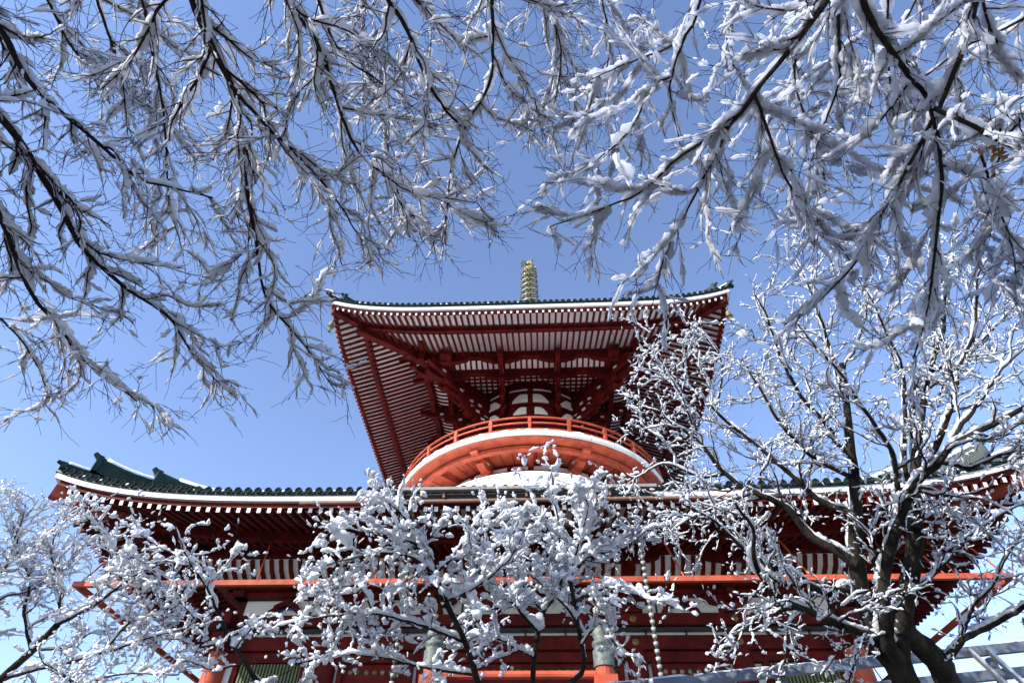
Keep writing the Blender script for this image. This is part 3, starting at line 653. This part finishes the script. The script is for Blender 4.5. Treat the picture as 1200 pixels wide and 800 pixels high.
def snow_blobs(rng, P, Rd, gap, wid, flat=.6, length=(.08, .22), nr=7, k=7, lift=.55, keep=1.0, noise=.22, tmin=0.0, tmax=.92, rw=1.3, sv=.48):
    """lumpy caps of snow lying along the upper side of each strand"""
    N = len(P); seg = np.linalg.norm(np.diff(P, axis=1), axis=2).sum(1)
    cnt = np.floor(seg/gap*keep+rng.random(N)).astype(int); si = np.repeat(np.arange(N), cnt); M = len(si)
    if M == 0: return np.zeros((0, 3)), np.zeros((0, 4), int)
    tc = rng.uniform(tmin, tmax, M); ln = rng.uniform(length[0], length[1], M)/np.maximum(seg[si], 1e-3)
    ta = np.clip(tc-ln/2, 0, 1); tb = np.clip(tc+ln/2, 0.02, 1); ta = np.minimum(ta, tb-.02).clip(0)
    u = np.linspace(0, 1, nr); u[1] = .09; u[-2] = .91; C = np.zeros((M, nr, 3)); T = np.zeros((M, nr, 3)); rr = np.zeros((M, nr))
    for j in range(nr):
        tt = ta+(tb-ta)*u[j]; C[:, j], T[:, j] = sample(P, tt, si); rr[:, j] = Rd[si, np.clip((tt*(Rd.shape[1]-1)).astype(int), 0, Rd.shape[1]-1)]
    hz = np.linalg.norm(T[:, nr//2, :2], axis=1)
    prof = np.sin(np.pi*(.06+.88*u))**.3; prof[0] = .06; prof[-1] = .06; prof[1] = .66; prof[-2] = .6
    w_ = (wid*np.clip(rng.lognormal(-.12, sv, M), .3, 2.5)*(.3+.7*hz))[:, None]*prof*rng.uniform(.6, 1.4, (M, nr))+rr*rw*prof
    h_ = w_*flat*rng.uniform(.75, 1.25, (M, 1))
    B = np.cross(T, np.array([0, 0, 1.0])); bad = np.linalg.norm(B, axis=2) < .15; B[bad] = np.array([1., .2, 0]); B = nrm(B); Nn = np.cross(B, T)
    Ce = C+Nn*(rr*.5+h_*lift)[:, :, None]+B*(rng.normal(0, .22, (M, 1))*w_)[:, :, None]
    th = np.linspace(0, 2*pi, k, endpoint=False)+.2
    rn = 1+rng.normal(0, noise, (M, nr, k))
    V = Ce[:, :, None, :]+B[:, :, None, :]*(w_[:, :, None]*np.cos(th)*rn)[..., None]+Nn[:, :, None, :]*(h_[:, :, None]*np.sin(th)*rn)[..., None]
    idx = np.arange(M*nr*k).reshape(M, nr, k); a = idx[:, :-1]; b = idx[:, 1:]
    Q = np.stack([a, np.roll(a, -1, 2), np.roll(b, -1, 2), b], -1).reshape(-1, 4)
    return V.reshape(-1, 3), Q
def join(parts):
    vs = []; qs = []; n = 0
    for v, q in parts:
        if len(v) == 0: continue
        vs.append(v); qs.append(q+n); n += len(v)
    return np.concatenate(vs), np.concatenate(qs)
def limb(px, d, r0, r1, n=26, rng=None, wig=.01):
    """limb through picture-laid points at depth d (a number or (start, end) or list), or through world points"""
    P = []; k = len(px)
    ds = np.interp(np.linspace(0, 1, k), np.linspace(0, 1, len(d)), d) if isinstance(d, (tuple, list)) else [d]*k
    for q, dd in zip(px, ds): P.append(np.array(q, float) if len(q) == 3 else pt(q[0], q[1], dd))
    C = crom(P, n)
    if rng is not None:
        nz = rng.normal(0, wig, (n, 3)); nz[0] = 0; C = C+np.cumsum(nz, 0)*.5-np.linspace(0, 1, n)[:, None]*np.cumsum(nz, 0)[-1]*.5
    return C, r0+(r1-r0)*np.linspace(0, 1, n)**.8
def limb_objects(limbs, parent, m, name='limb', k=9):
    rb = np.random.default_rng(77)
    for P, R in limbs:
        Rj = R*(1+rb.normal(0, .05, len(R))); V, Q = tubes(P[None], Rj[None], k); V = V+rb.normal(0, 1, V.shape)*np.repeat(R, k)[:, None]*.045; fast_mesh(name, V, Q, m, parent)
def stack(limbs): return np.stack([l[0] for l in limbs]), np.stack([l[1] for l in limbs])

# ---- overhanging trees whose trunks stand beside and behind the camera
def canopy(name, label, trunk_pts, tr, limbspec, depth_seed, dens, snow_w, cat='tree', fork=0.62, keep=1.0, sm=None, fl=1.0, lf=.75):
    rng = np.random.default_rng(depth_seed)
    root = empty(name, trunk_pts[0], label, cat, 'snowy trees overhanging the view'); root.location = (0, 0, 0)
    T = crom(trunk_pts, 30); TR = tr*(1-.72*np.linspace(0, 1, 30)); V, Q = tubes(T[None], TR[None], 14); fast_mesh('trunk', V, Q, BARK, root)
    limbs = []; bough = []
    for px, d, r0, r1, src in limbspec:
        L = limb(px, d, r0, r1, 30, rng, .006); limbs.append(L)
        if src is not None:             # bough outside the picture joining the limb to the trunk
            j = int(src*29); p0 = T[j]; p3 = L[0][0]; tdir = L[0][0]-L[0][1]; tdir /= np.linalg.norm(tdir); ln = np.linalg.norm(p3-p0)
            mid = p3+tdir*ln*.35; C = crom([p0, p0*.55+mid*.45+(0, 0, .25), mid, p3], 14)
            bough.append((C, TR[j]*.5+(r0-TR[j]*.5)*np.linspace(0, 1, 14)))
    limb_objects(limbs, root, BARK); limb_objects(bough, root, BARK, 'bough')
    P0, R0 = stack(limbs)
    tw = []; sn = []
    P1, R1 = spawn(rng, P0, R0, 6.2*dens, .66, .58, 11, (0, 0, -.3), .25, .0, .35, .6, .004, .013, 40, .4)
    P1b, R1b = spawn(rng, P0, R0, 9*dens, .28, .75, 6, (0, 0, -.15), .3, .0, .7, .3, .0026, .006, 60, .3)
    P2, R2 = spawn(rng, P1, R1, 15*dens, .38, .55, 6, (0, 0, -.25), .3, .08, .35, .6, .0026, .006, 14, .4)
    P3, R3 = spawn(rng, P2, R2, 11*dens, .19, .55, 4, (0, 0, -.15), .3, .1, .5, .7, .0022, .0035, 5, .3)
    for P, R, k in ((P1, R1, 5), (P1b, R1b, 4), (P2, R2, 4), (P3, R3, 3)): tw.append(tubes(P, R, k))
    o = fast_mesh('twig', *join(tw), TWIG, root); o['kind'] = 'stuff'
    sn.append(snow_blobs(rng, P0, R0, .13, snow_w*.8, .7, (.10, .34), 9, 8, .7, keep, .16, rw=1.1))
    sn.append(snow_blobs(rng, P1, R1, .085, snow_w*.95, .5*fl, (.09, .32), 11, 7, lf, keep*1.1, .24, sv=.3))
    sn.append(snow_blobs(rng, P1b, R1b, .12, snow_w*.62, .5*fl, (.05, .17), 8, 6, lf, keep*.9, .25, sv=.3))
    sn.append(snow_blobs(rng, P2, R2, .14, snow_w*.58, .48*fl, (.05, .2), 8, 6, lf, keep*.9, .25, sv=.3))
    o = fast_mesh('snow', *join(sn), sm or SNOWT, root); o['kind'] = 'stuff'
    return root
g1 = gz(-34)
LSPEC = [
 ([(-60,-40),(0,31),(41,97),(103,153),(160,205),(194,216),(250,232)], (3.6,4.4), .026, .006, .75),
 ([(-60,90),(0,137),(34,181),(72,247),(99,294),(150,339),(195,369),(225,414),(262,455)], (3.5,4.6), .030, .004, .7),
 ([(-50,180),(0,252),(34,339),(71,384),(101,425),(161,470)], (3.5,4.3), .022, .004, .65),
 ([(-70,330),(-30,355),(10,380),(40,420),(60,470)], (4.2,4.6), .012, .004, .6),
 ([(215,-60),(226,0),(260,80),(278,120),(286,208),(298,276),(308,342),(337,384),(360,410),(394,459)], (3.5,4.7), .026, .004, .85),
 ([(270,100),(312,148),(360,192),(396,236),(420,276),(445,305)], (3.8,4.5), .014, .004, None),
 ([(300,-60),(338,0),(374,52),(392,104),(424,180),(458,212),(472,245),(482,270)], (3.6,4.6), .020, .004, .9),
 ([(448,205),(490,226),(524,232),(560,238)], (4.2,4.5), .008, .003, None),
 ([(355,-60),(372,0),(396,60),(444,94),(500,120)], (3.8,4.5), .013, .004, .9),
 ([(420,-60),(450,-10),(476,36),(496,88),(520,128),(544,152)], (3.7,4.3), .018, .008, .95),
 ([(576,-60),(576,0),(578,52),(574,100),(544,152),(528,200),(523,240),(521,275)], (3.8,4.7), .016, .004, .95),
 ([(150,-60),(170,10),(185,80),(195,150),(200,230),(215,300)], (4.2,5.0), .016, .004, .8),
 ([(90,-60),(120,20),(140,90),(150,160)], (4.4,5.0), .016, .004, .75),
 ([(20,-60),(60,10),(90,60),(150,110),(220,150)], (4.8,5.2), .016, .004, .75),
 ([(640,-60),(640,0),(655,60),(650,110),(640,150)], (4.4,5.0), .012, .003, .95),
 ([(450,-60),(425,10),(430,60),(445,130),(470,200)], (4.8,5.2), .011, .003, .95),
]
canopy('overhanging_tree', 'tree with dark shaded snowy limbs reaching down from the upper left',
       [(-2.6, -34.2, g1-.2), (-2.5, -34.1, 1.0), (-2.2, -33.9, 2.8), (-1.9, -33.6, 4.6), (-1.6, -33.4, 5.6)], .21, LSPEC, 11, 1.1, .0225, keep=.8)
RSPEC = [
 ([(1010,-60),(960,12),(884,112),(856,144),(796,184),(748,226),(668,258),(644,266)], (3.3,4.1), .022, .004, .85),
 ([(856,144),(828,204),(800,256),(776,304),(762,365)], (3.65,4.1), .011, .003, None),
 ([(884,112),(904,160),(928,216),(960,256),(1000,310)], (3.5,4.0), .011, .003, None),
 ([(830,-60),(820,4),(808,36),(776,60),(728,76),(690,95)], (3.8,4.2), .012, .003, .9),
 ([(812,30),(800,52),(786,104),(794,150),(797,170)], (3.8,4.2), .010, .003, None),
 ([(786,90),(764,104),(736,156),(680,200),(640,215)], (3.9,4.4), .009, .003, None),
 ([(985,-60),(982,0),(983,59),(983,94),(971,134),(950,190)], (3.5,4.0), .015, .004, .85),
 ([(1000,-50),(1014,6),(1039,47),(1067,91),(1092,125),(1105,200),(1100,264),(1092,327),(1083,380),(1070,420)], (3.2,3.9), .021, .005, .8),
 ([(1150,-60),(1142,0),(1130,53),(1111,97),(1092,141),(1061,200),(1028,260),(999,310),(960,350),(930,378)], (3.1,3.9), .021, .004, .75),
 ([(1290,215),(1199,178),(1139,147),(1095,127)], (3.2,3.2), .018, .012, .65),
 ([(1041,-60),(1041,0),(1042,78),(1050,140),(1060,190),(1040,240)], (3.7,4.1), .009, .003, .85),
 ([(1270,-10),(1199,22),(1130,56),(1080,90),(1030,100)], (3.6,4.0), .012, .003, .7),
 ([(1290,80),(1230,110),(1180,160),(1160,230),(1150,300)], (3.4,4.0), .012, .003, .7),
 ([(1090,-60),(1075,0),(1040,60),(1000,100),(960,120)], (4.0,4.4), .010, .003, .8),
 ([(900,-60),(880,0),(850,40),(870,90),(900,60)], (4.3,4.6), .009, .003, .9),
 ([(700,-60),(705,0),(715,60),(700,110),(690,150)], (4.4,4.9), .010, .003, .95),
 ([(1290,260),(1230,290),(1190,320),(1170,350)], (3.8,4.1), .010, .003, .65),
 ([(1150,180),(1170,240),(1185,290),(1190,330)], (3.5,4.0), .008, .003, None),
 ([(940,40),(930,90),(945,150),(965,210),(940,280)], (3.9,4.3), .009, .003, None),
]
canopy('overhanging_tree', 'tree with brightly snow-caked sunlit limbs reaching down from the upper right',
       [(3.6, -34.2, g1-.2), (3.5, -34.1, 1.0), (3.2, -33.8, 2.8), (2.9, -33.5, 4.4), (2.6, -33.3, 5.4)], .18, RSPEC, 23, .84, .0245, keep=1.1, sm=SNOWB, fl=1.15, lf=.5)
m = MB(); q = pt(1160, 176, 3.3); rs = np.random.default_rng(5)
for i in range(26):
    a = rs.normal(0, .022, 3); u = nrm(rs.normal(size=3)); v_ = nrm(np.cross(u, rs.normal(size=3))); s = .03
    cq = q+a*(1, 1, 1.9)+(0, 0, -.03); m.add([cq-u*s, cq+v_*s*.4, cq+u*s+(0, 0, -.01), cq-v_*s*.4], [(0, 1, 2, 3)])
o = m.build('withered_leaves', DRYLEAF); o['label'] = 'clump of withered brown leaves caught on an upper right limb'; o['category'] = 'leaves'

# ---- standing trees in front of the pagoda
def standing(name, label, limbs, trunks, rng, cfg, group=None, bark=BARK, cat='tree', loc=None):
    root = empty(name, (0, 0, 0), label, cat, group)
    limb_objects(trunks, root, bark, 'trunk', 14); limb_objects(limbs, root, bark, 'limb', 9)
    P0, R0 = stack(limbs); tw = []; sn = []; P, R = P0, R0
    sn.append(snow_blobs(rng, P0, R0, cfg['g0'], cfg['w0'], .6, (.12, .4), 10, 8, .8, cfg.get('k0', 1), .14, rw=.75))
    if trunks:
        Pt, Rt = stack(trunks); sn.append(snow_blobs(rng, Pt, Rt, .35, .012, .5, (.2, .5), 10, 8, .75, .6, .12, rw=.55, tmin=.3))
    for i, (dens, L, ang, n, trop, planar, rk, rmin, rmax, maxc, k, gap, wid, flat, ln, keep) in enumerate(cfg['lv']):
        P, R = spawn(rng, P, R, dens, L, ang, n, trop, .35, .1, planar, rk, rmin, rmax, maxc, .5, jag=cfg.get('jag', .16))
        tw.append(tubes(P, R, k))
        sn.append(snow_blobs(rng, P, R, gap, wid, flat, ln, 7, 7, cfg.get('lift', .7), keep, cfg.get('noise', .22)))
    o = fast_mesh('twig', *join(tw), cfg.get('twig', BARK), root); o['kind'] = 'stuff'
    o = fast_mesh('snow', *join(sn), SNOW, root); o['kind'] = 'stuff'
    return root
rng = np.random.default_rng(41)
D0 = 5.6
tg = lambda x, y, z=None: (x, y, gz(y)-.15)
b1 = pt(1075, 830, D0); b2 = pt(1125, 830, D0+.3)
TR = [limb([tg(b1[0]-.05, b1[1]), (1062,805),(1022,738),(1004,655),(1003,580),(996,515),(992,470),(986,425)], [D0-.4,D0,D0,D0+.1,D0+.2,D0+.4,D0+.5], .155, .024, 30, rng, .004),
      limb([tg(b1[0]+.10, b1[1]), (1066,805),(1056,760),(1060,710),(1072,650),(1072,580),(1074,528),(1068,480),(1075,440)], [D0,D0,D0,D0,D0+.1,D0+.2,D0+.3,D0+.4], .175, .02, 30, rng, .004),
      limb([tg(b2[0]+.1, b2[1]), (1114,805),(1103,780),(1080,757),(1050,732)], [D0+.3,D0+.1,D0,D0], .15, .10, 30, rng, .003)]
LM = [limb(p, d, a*.84, b*.9, 30, rng, .010) for p, d, a, b in [
 ([(1052,772),(1040,744),(1040,660),(1054,612),(1076,560),(1100,540),(1116,520),(1156,500),(1200,478),(1240,455)], (D0-.1,D0-.9), .085, .018),
 ([(1066,748),(1036,746),(997,735),(966,721),(939,710),(916,699),(896,678),(883,649),(884,620),(862,590)], (D0,D0-.7), .065, .012),
 ([(1010,690),(957,692),(930,674),(901,663),(867,642),(835,610),(800,590)], (D0,D0-.2), .05, .008),
 ([(1002,660),(975,642),(948,627),(919,594),(884,578),(850,555),(814,513),(784,493),(765,465)], (D0,D0+.7), .06, .007),
 ([(1003,600),(960,585),(915,545),(864,502),(838,479),(822,467),(793,446),(770,420)], (D0+.1,D0+1.2), .04, .006),
 ([(998,540),(969,497),(941,463),(914,404),(900,370),(885,345)], (D0+.3,D0+.2), .035, .006),
 ([(1054,612),(1045,536),(1020,493),(1007,472),(986,438),(960,410),(935,380)], (D0-.1,D0-.5), .034, .006),
 ([(1074,528),(1083,472),(1092,434),(1105,378),(1105,340),(1115,302),(1120,280)], (D0+.2,D0+.6), .045, .006),
 ([(1090,545),(1113,470),(1120,430),(1140,385),(1147,327),(1160,300)], (D0-.2,D0), .036, .006),
 ([(1072,600),(1060,540),(1060,446),(1045,400),(1020,350),(1000,320)], (D0+.1,D0+.7), .034, .006),
 ([(1108,776),(1125,750),(1172,726),(1205,708),(1250,690)], (D0,D0-.4), .045, .016),
 ([(1125,750),(1140,710),(1165,680),(1190,640),(1210,610)], (D0,D0-.2), .022, .005),
 ([(1070,690),(1110,660),(1140,625),(1180,600),(1220,580)], (D0+.1,D0+.6), .026, .006),
 ([(1100,540),(1140,545),(1180,530),(1220,520)], (D0-.5,D0-.9), .025, .006),
 ([(1000,560),(960,540),(920,500),(890,450),(870,420)], (D0+.2,D0-.3), .03, .005),
 ([(990,470),(975,420),(960,370),(945,330),(930,300)], (D0+.5,D0+.8), .03, .005),
 ([(1116,520),(1150,470),(1180,430),(1210,400)], (D0-.6,D0-.4), .026, .005),
 ([(1092,434),(1130,420),(1170,380),(1200,345)], (D0+.3,D0+.7), .022, .005),
 ([(884,578),(850,590),(800,610),(760,620),(735,640)], (D0+.3,D0+.2), .02, .005),
 ([(850,555),(820,560),(780,545),(745,560),(725,545)], (D0+.5,D0+.8), .018, .004),
 ([(814,513),(800,470),(780,430),(765,400)], (D0+.7,D0+1.0), .016, .004),
 ([(838,479),(845,430),(835,400),(820,380)], (D0+1,D0+1.3), .016, .004),
 ([(939,710),(900,720),(870,730),(845,760)], (D0-.3,D0-.5), .018, .004),
]]
F_ = (0, 0, .22)
CFG_R = dict(g0=.14, w0=.0125, k0=1.4, jag=.26, noise=.26, lift=.95, lv=[
 (5.0, .95, .7, 10, F_, 1.0, .5, .0045, .012, 16, 5, .12, .0108, .55, (.06, .28), .85),
 (10.5, .45, .7, 8, F_, 1.0, .6, .0030, .0065, 13, 4, .08, .0088, .6, (.035, .15), .85),
 (19, .18, .75, 5, F_, 1.2, .7, .0023, .0038, 9, 3, .065, .0078, .7, (.025, .075), .85)])
standing('snowy_tree', 'large tree with several thick dark trunks and a fine snowy crown at right', LM, TR, rng, CFG_R, bark=BARKL)

rng = np.random.default_rng(52)
DC = 5.9
bc = pt(590, 850, DC)
def fan(spec, seed, d): r = np.random.default_rng(seed); return [limb(p, dd, a, b, 30, r, .010) for p, dd, a, b in spec]
CFG_C = dict(g0=.10, w0=.024, k0=1.1, jag=.22, noise=.24, lv=[
 (10, .6, .8, 8, (0, 0, .12), .8, .6, .004, .011, 20, 5, .085, .025, .58, (.06, .24), .95),
 (14, .28, .75, 6, (0, 0, .1), .9, .6, .003, .006, 10, 4, .08, .019, .62, (.035, .14), .8),
 (13, .15, .7, 5, (0, 0, .1), .9, .7, .0024, .004, 5, 3, .09, .014, .74, (.025, .08), .65)])
bt = tg(bc[0], bc[1])
def stem(px, d, r0, r1, rr): return limb([bt]+px, d, r0, r1, 30, rr, .006)
r = np.random.default_rng(1)
C1_T = [limb([bt,(565,830),(560,800),(547,757),(530,720),(507,680)], [DC,DC,DC-.1,DC-.2], .045, .025, 30, r, .004)]
C1 = fan([([(507,680),(487,637),(475,610),(455,590)], (DC-.2,DC-.4), .022, .006),
 ([(530,720),(513,680),(490,660),(450,650),(383,662)], (DC-.2,DC-.5), .018, .006),
 ([(545,752),(500,735),(440,720),(380,722),(315,735)], (DC-.1,DC-.3), .018, .006),
 ([(507,680),(540,640),(560,610),(580,590)], (DC-.2,DC+.2), .016, .005),
 ([(555,790),(500,780),(430,765),(370,770),(330,790)], (DC,DC+.3), .016, .005),
 ([(487,637),(450,625),(410,620),(385,610)], (DC-.3,DC-.1), .012, .004),
 ([(475,610),(470,595),(440,588),(425,600)], (DC-.3,DC), .010, .004),
 ([(520,705),(560,690),(600,650),(615,620)], (DC-.2,DC-.6), .014, .005),
 ([(440,720),(420,690),(395,690),(350,700)], (DC-.2,DC), .010, .004)], 61, DC)
standing('snowy_shrub', 'snow-laden small tree before the pagoda, its heavy clumps spreading left of the entrance', C1, C1_T, np.random.default_rng(62), CFG_C, 'snow-laden small trees before the pagoda')
bt2 = tg(pt(640, 850, DC+.4)[0], pt(640, 850, DC+.4)[1])
C2_T = [limb([bt2,(622,825),(623,800),(628,750),(637,717)], [DC,DC+.2,DC+.3], .04, .026, 30, r, .004),
        limb([bt2,(660,825),(683,783),(677,730),(668,680)], [DC,DC+.1,DC], .035, .02, 30, r, .004)]
C2 = fan([([(637,717),(655,690),(657,683),(653,617),(647,580),(645,548)], (DC+.2,DC+.3), .018, .005),
 ([(637,717),(660,680),(680,640),(692,610),(700,585)], (DC+.3,DC), .016, .005),
 ([(668,680),(690,650),(720,640),(755,632)], (DC,DC+.3), .016, .005),
 ([(672,705),(700,690),(725,688),(765,702)], (DC-.1,DC-.5), .020, .008),
 ([(630,740),(600,705),(575,690),(560,660),(550,625)], (DC+.2,DC-.2), .016, .005),
 ([(677,730),(660,710),(640,690),(620,672)], (DC,DC-.5), .014, .006),
 ([(637,717),(610,680),(600,640),(612,600)], (DC+.2,DC+.5), .014, .005),
 ([(680,755),(700,730),(715,745),(735,775)], (DC,DC-.2), .012, .005),
 ([(668,680),(675,640),(690,600),(685,575)], (DC,DC-.3), .013, .005),
 ([(625,770),(590,750),(560,745),(530,765)], (DC+.2,DC+.4), .012, .005),
 ([(653,617),(630,600),(610,595)], (DC+.3,DC+.4), .008, .004)], 63, DC)
CFG_C2 = dict(CFG_C); CFG_C2['w0'] = .034
standing('snowy_shrub', 'snow-laden small tree in front of the entrance, one upright spray reaching the balcony', C2, C2_T, np.random.default_rng(64), CFG_C2, 'snow-laden small trees before the pagoda')
bt3 = tg(pt(310, 860, 6.4)[0], pt(310, 860, 6.4)[1]); DM = 6.4
C3_T = [limb([bt3,(305,825),(292,785),(270,750),(255,715)], [DM,DM], .04, .022, 30, r, .004)]
C3 = fan([([(255,715),(243,685),(225,661),(212,635),(205,615)], (DM,DM-.2), .016, .005),
 ([(255,715),(230,720),(200,690),(165,680),(140,660)], (DM,DM+.3), .012, .004),
 ([(243,685),(260,670),(275,650),(285,640)], (DM,DM-.2), .008, .003),
 ([(225,661),(190,640),(160,620),(130,600)], (DM-.1,DM+.2), .010, .003),
 ([(275,760),(300,735),(315,720)], (DM,DM-.3), .010, .004),
 ([(270,750),(235,755),(200,745),(170,760)], (DM,DM+.1), .012, .004),
 ([(285,775),(250,785),(220,775),(190,790)], (DM,DM-.2), .012, .004),
 ([(225,661),(195,655),(170,660)], (DM-.1,DM-.3), .008, .003)], 65, DM)
CFG_M = dict(g0=.12, w0=.022, k0=1.0, jag=.22, noise=.24, lv=[
 (7, .55, .8, 8, (0, 0, .12), .8, .6, .0030, .009, 16, 5, .13, .022, .64, (.05, .18), .85),
 (10, .28, .75, 6, (0, 0, .1), .9, .6, .0024, .005, 8, 4, .13, .019, .72, (.03, .1), .75),
 (10, .15, .7, 4, (0, 0, .1), .9, .7, .0018, .0035, 4, 3, .13, .016, .86, (.025, .06), .6)])
standing('snowy_shrub', 'snow-laden small tree under the left roof corner, airy snow dots against dark eaves', C3, C3_T, np.random.default_rng(66), CFG_M, 'snow-laden small trees before the pagoda')
DL = 6.8; bl = pt(-60, 850, DL); btl = tg(bl[0], bl[1])
L_T = [limb([btl,(-40,835),(-12,810),(0,796),(37,762),(67,732)], [DL,DL], .07, .035, 30, r, .004)]
LL_ = fan([([(67,732),(112,706),(150,680),(190,660),(225,645)], (DL,DL-.3), .022, .005),
 ([(37,762),(30,720),(35,680),(20,640),(30,590)], (DL,DL+.5), .022, .005),
 ([(67,732),(70,690),(60,650),(75,610),(100,590)], (DL,DL+.4), .018, .004),
 ([(0,796),(60,780),(120,765),(180,745),(240,730)], (DL,DL-.5), .022, .005),
 ([(112,706),(130,670),(125,640),(140,615)], (DL-.1,DL+.2), .012, .004),
 ([(-12,810),(-30,740),(-20,680),(-40,620),(-30,570)], (DL,DL+.3), .025, .005),
 ([(-20,690),(10,660),(20,620),(45,585)], (DL+.2,DL+.6), .014, .004),
 ([(60,780),(90,800),(150,790),(210,790)], (DL-.2,DL-.6), .014, .005),
 ([(120,765),(150,730),(190,720),(230,690)], (DL-.3,DL-.1), .012, .004),
 ([(37,762),(70,760),(110,740),(150,735)], (DL,DL+.5), .014, .004),
 ([(-30,740),(0,700),(40,690),(90,650)], (DL+.1,DL+.3), .014, .004)], 67, DL)
CFG_L = dict(g0=.12, w0=.02, k0=1.0, jag=.22, noise=.24, lv=[
 (9, .75, .75, 9, (0, 0, .15), .9, .6, .0035, .011, 20, 5, .10, .018, .58, (.06, .24), .9),
 (14, .36, .75, 7, (0, 0, .12), .9, .6, .0026, .006, 13, 4, .09, .0145, .62, (.035, .15), .85),
 (14, .18, .7, 5, (0, 0, .1), .9, .7, .0022, .004, 6, 3, .09, .0115, .74, (.025, .08), .7)])
standing('snowy_tree', 'dense snow-dusted tree in the lower left corner against blue sky', LL_, L_T, np.random.default_rng(68), CFG_L)

# ---- far conifer at the right edge
c = empty('conifer', (31.5, 8, 1.0), 'dark evergreen with snow flecks beyond the handrail at the right edge', 'tree')
m = MB(); m.tube([(0, 0, -.2), (0, 0, 14.2)], [.4, .06], 10); m.build('trunk', BARK, c)
rs = np.random.default_rng(9); n = 5200; z = rs.uniform(2, 14.4, n); hh = (14.8-z)/12.8; lob = .7+.3*np.sin(z*2.6)
az = rs.uniform(0, 2*pi, n); rad = 4.6*hh**.8*lob*rs.uniform(.25, 1, n)**.6*(.75+.25*np.sin(az*5+z))
Cc = np.stack([rad*np.cos(az), rad*np.sin(az), z-rad*.12], 1); u = nrm(rs.normal(size=(n, 3))*(1, 1, .5)); v_ = nrm(np.cross(u, rs.normal(size=(n, 3)))); s = rs.uniform(.10, .26, n)[:, None]
V = np.stack([Cc-u*s, Cc+v_*s*.45, Cc+u*s, Cc-v_*s*.45], 1).reshape(-1, 3)
fast_mesh('crown', V, np.arange(n*4).reshape(n, 4), LEAF, c, False)
sel = rs.random(n) < .08; Cs = Cc[sel]+(0, 0, .05); k_ = sel.sum(); ss = rs.uniform(.06, .16, k_)[:, None]
V = np.stack([Cs+ss*(-1, 0, 0), Cs+ss*(0, -1, .1), Cs+ss*(1, 0, 0), Cs+ss*(0, 1, .4)], 1).reshape(-1, 3)
fast_mesh('snow', V, np.arange(k_*4).reshape(k_, 4), SNOW, c, True)

# ---- evergreen added out of view, sized to shade the upper left limbs
def evergreen(loc, h, rad0, seed, label):
    c = empty('shade_evergreen', loc, label, 'tree'); r_ = np.random.default_rng(seed)
    m = MB(); m.tube([(0, 0, -.2), (0, 0, h*.97)], [h*.022, .05], 10); m.build('trunk', BARK, c)
    n = 3200; z = r_.uniform(h*.22, h, n); hh = (h*1.02-z)/(h*.8); az = r_.uniform(0, 2*pi, n)
    rad = rad0*hh**.7*(.72+.28*np.sin(z*2.3+seed))*r_.uniform(.2, 1, n)**.6*(.78+.22*np.sin(az*5+z))
    Cc = np.stack([rad*np.cos(az), rad*np.sin(az), z-rad*.15], 1); u = nrm(r_.normal(size=(n, 3))*(1, 1, .5)); v_ = nrm(np.cross(u, r_.normal(size=(n, 3)))); s_ = r_.uniform(.14, .36, n)[:, None]
    fast_mesh('crown', np.stack([Cc-u*s_, Cc+v_*s_*.6, Cc+u*s_, Cc-v_*s_*.6], 1).reshape(-1, 3), np.arange(n*4).reshape(n, 4), LEAF, c, False)
evergreen((-6.5, -33.6, gz(-33)), 9.2, 2.0, 1, 'added evergreen out of view on the left, shading the upper left limbs')
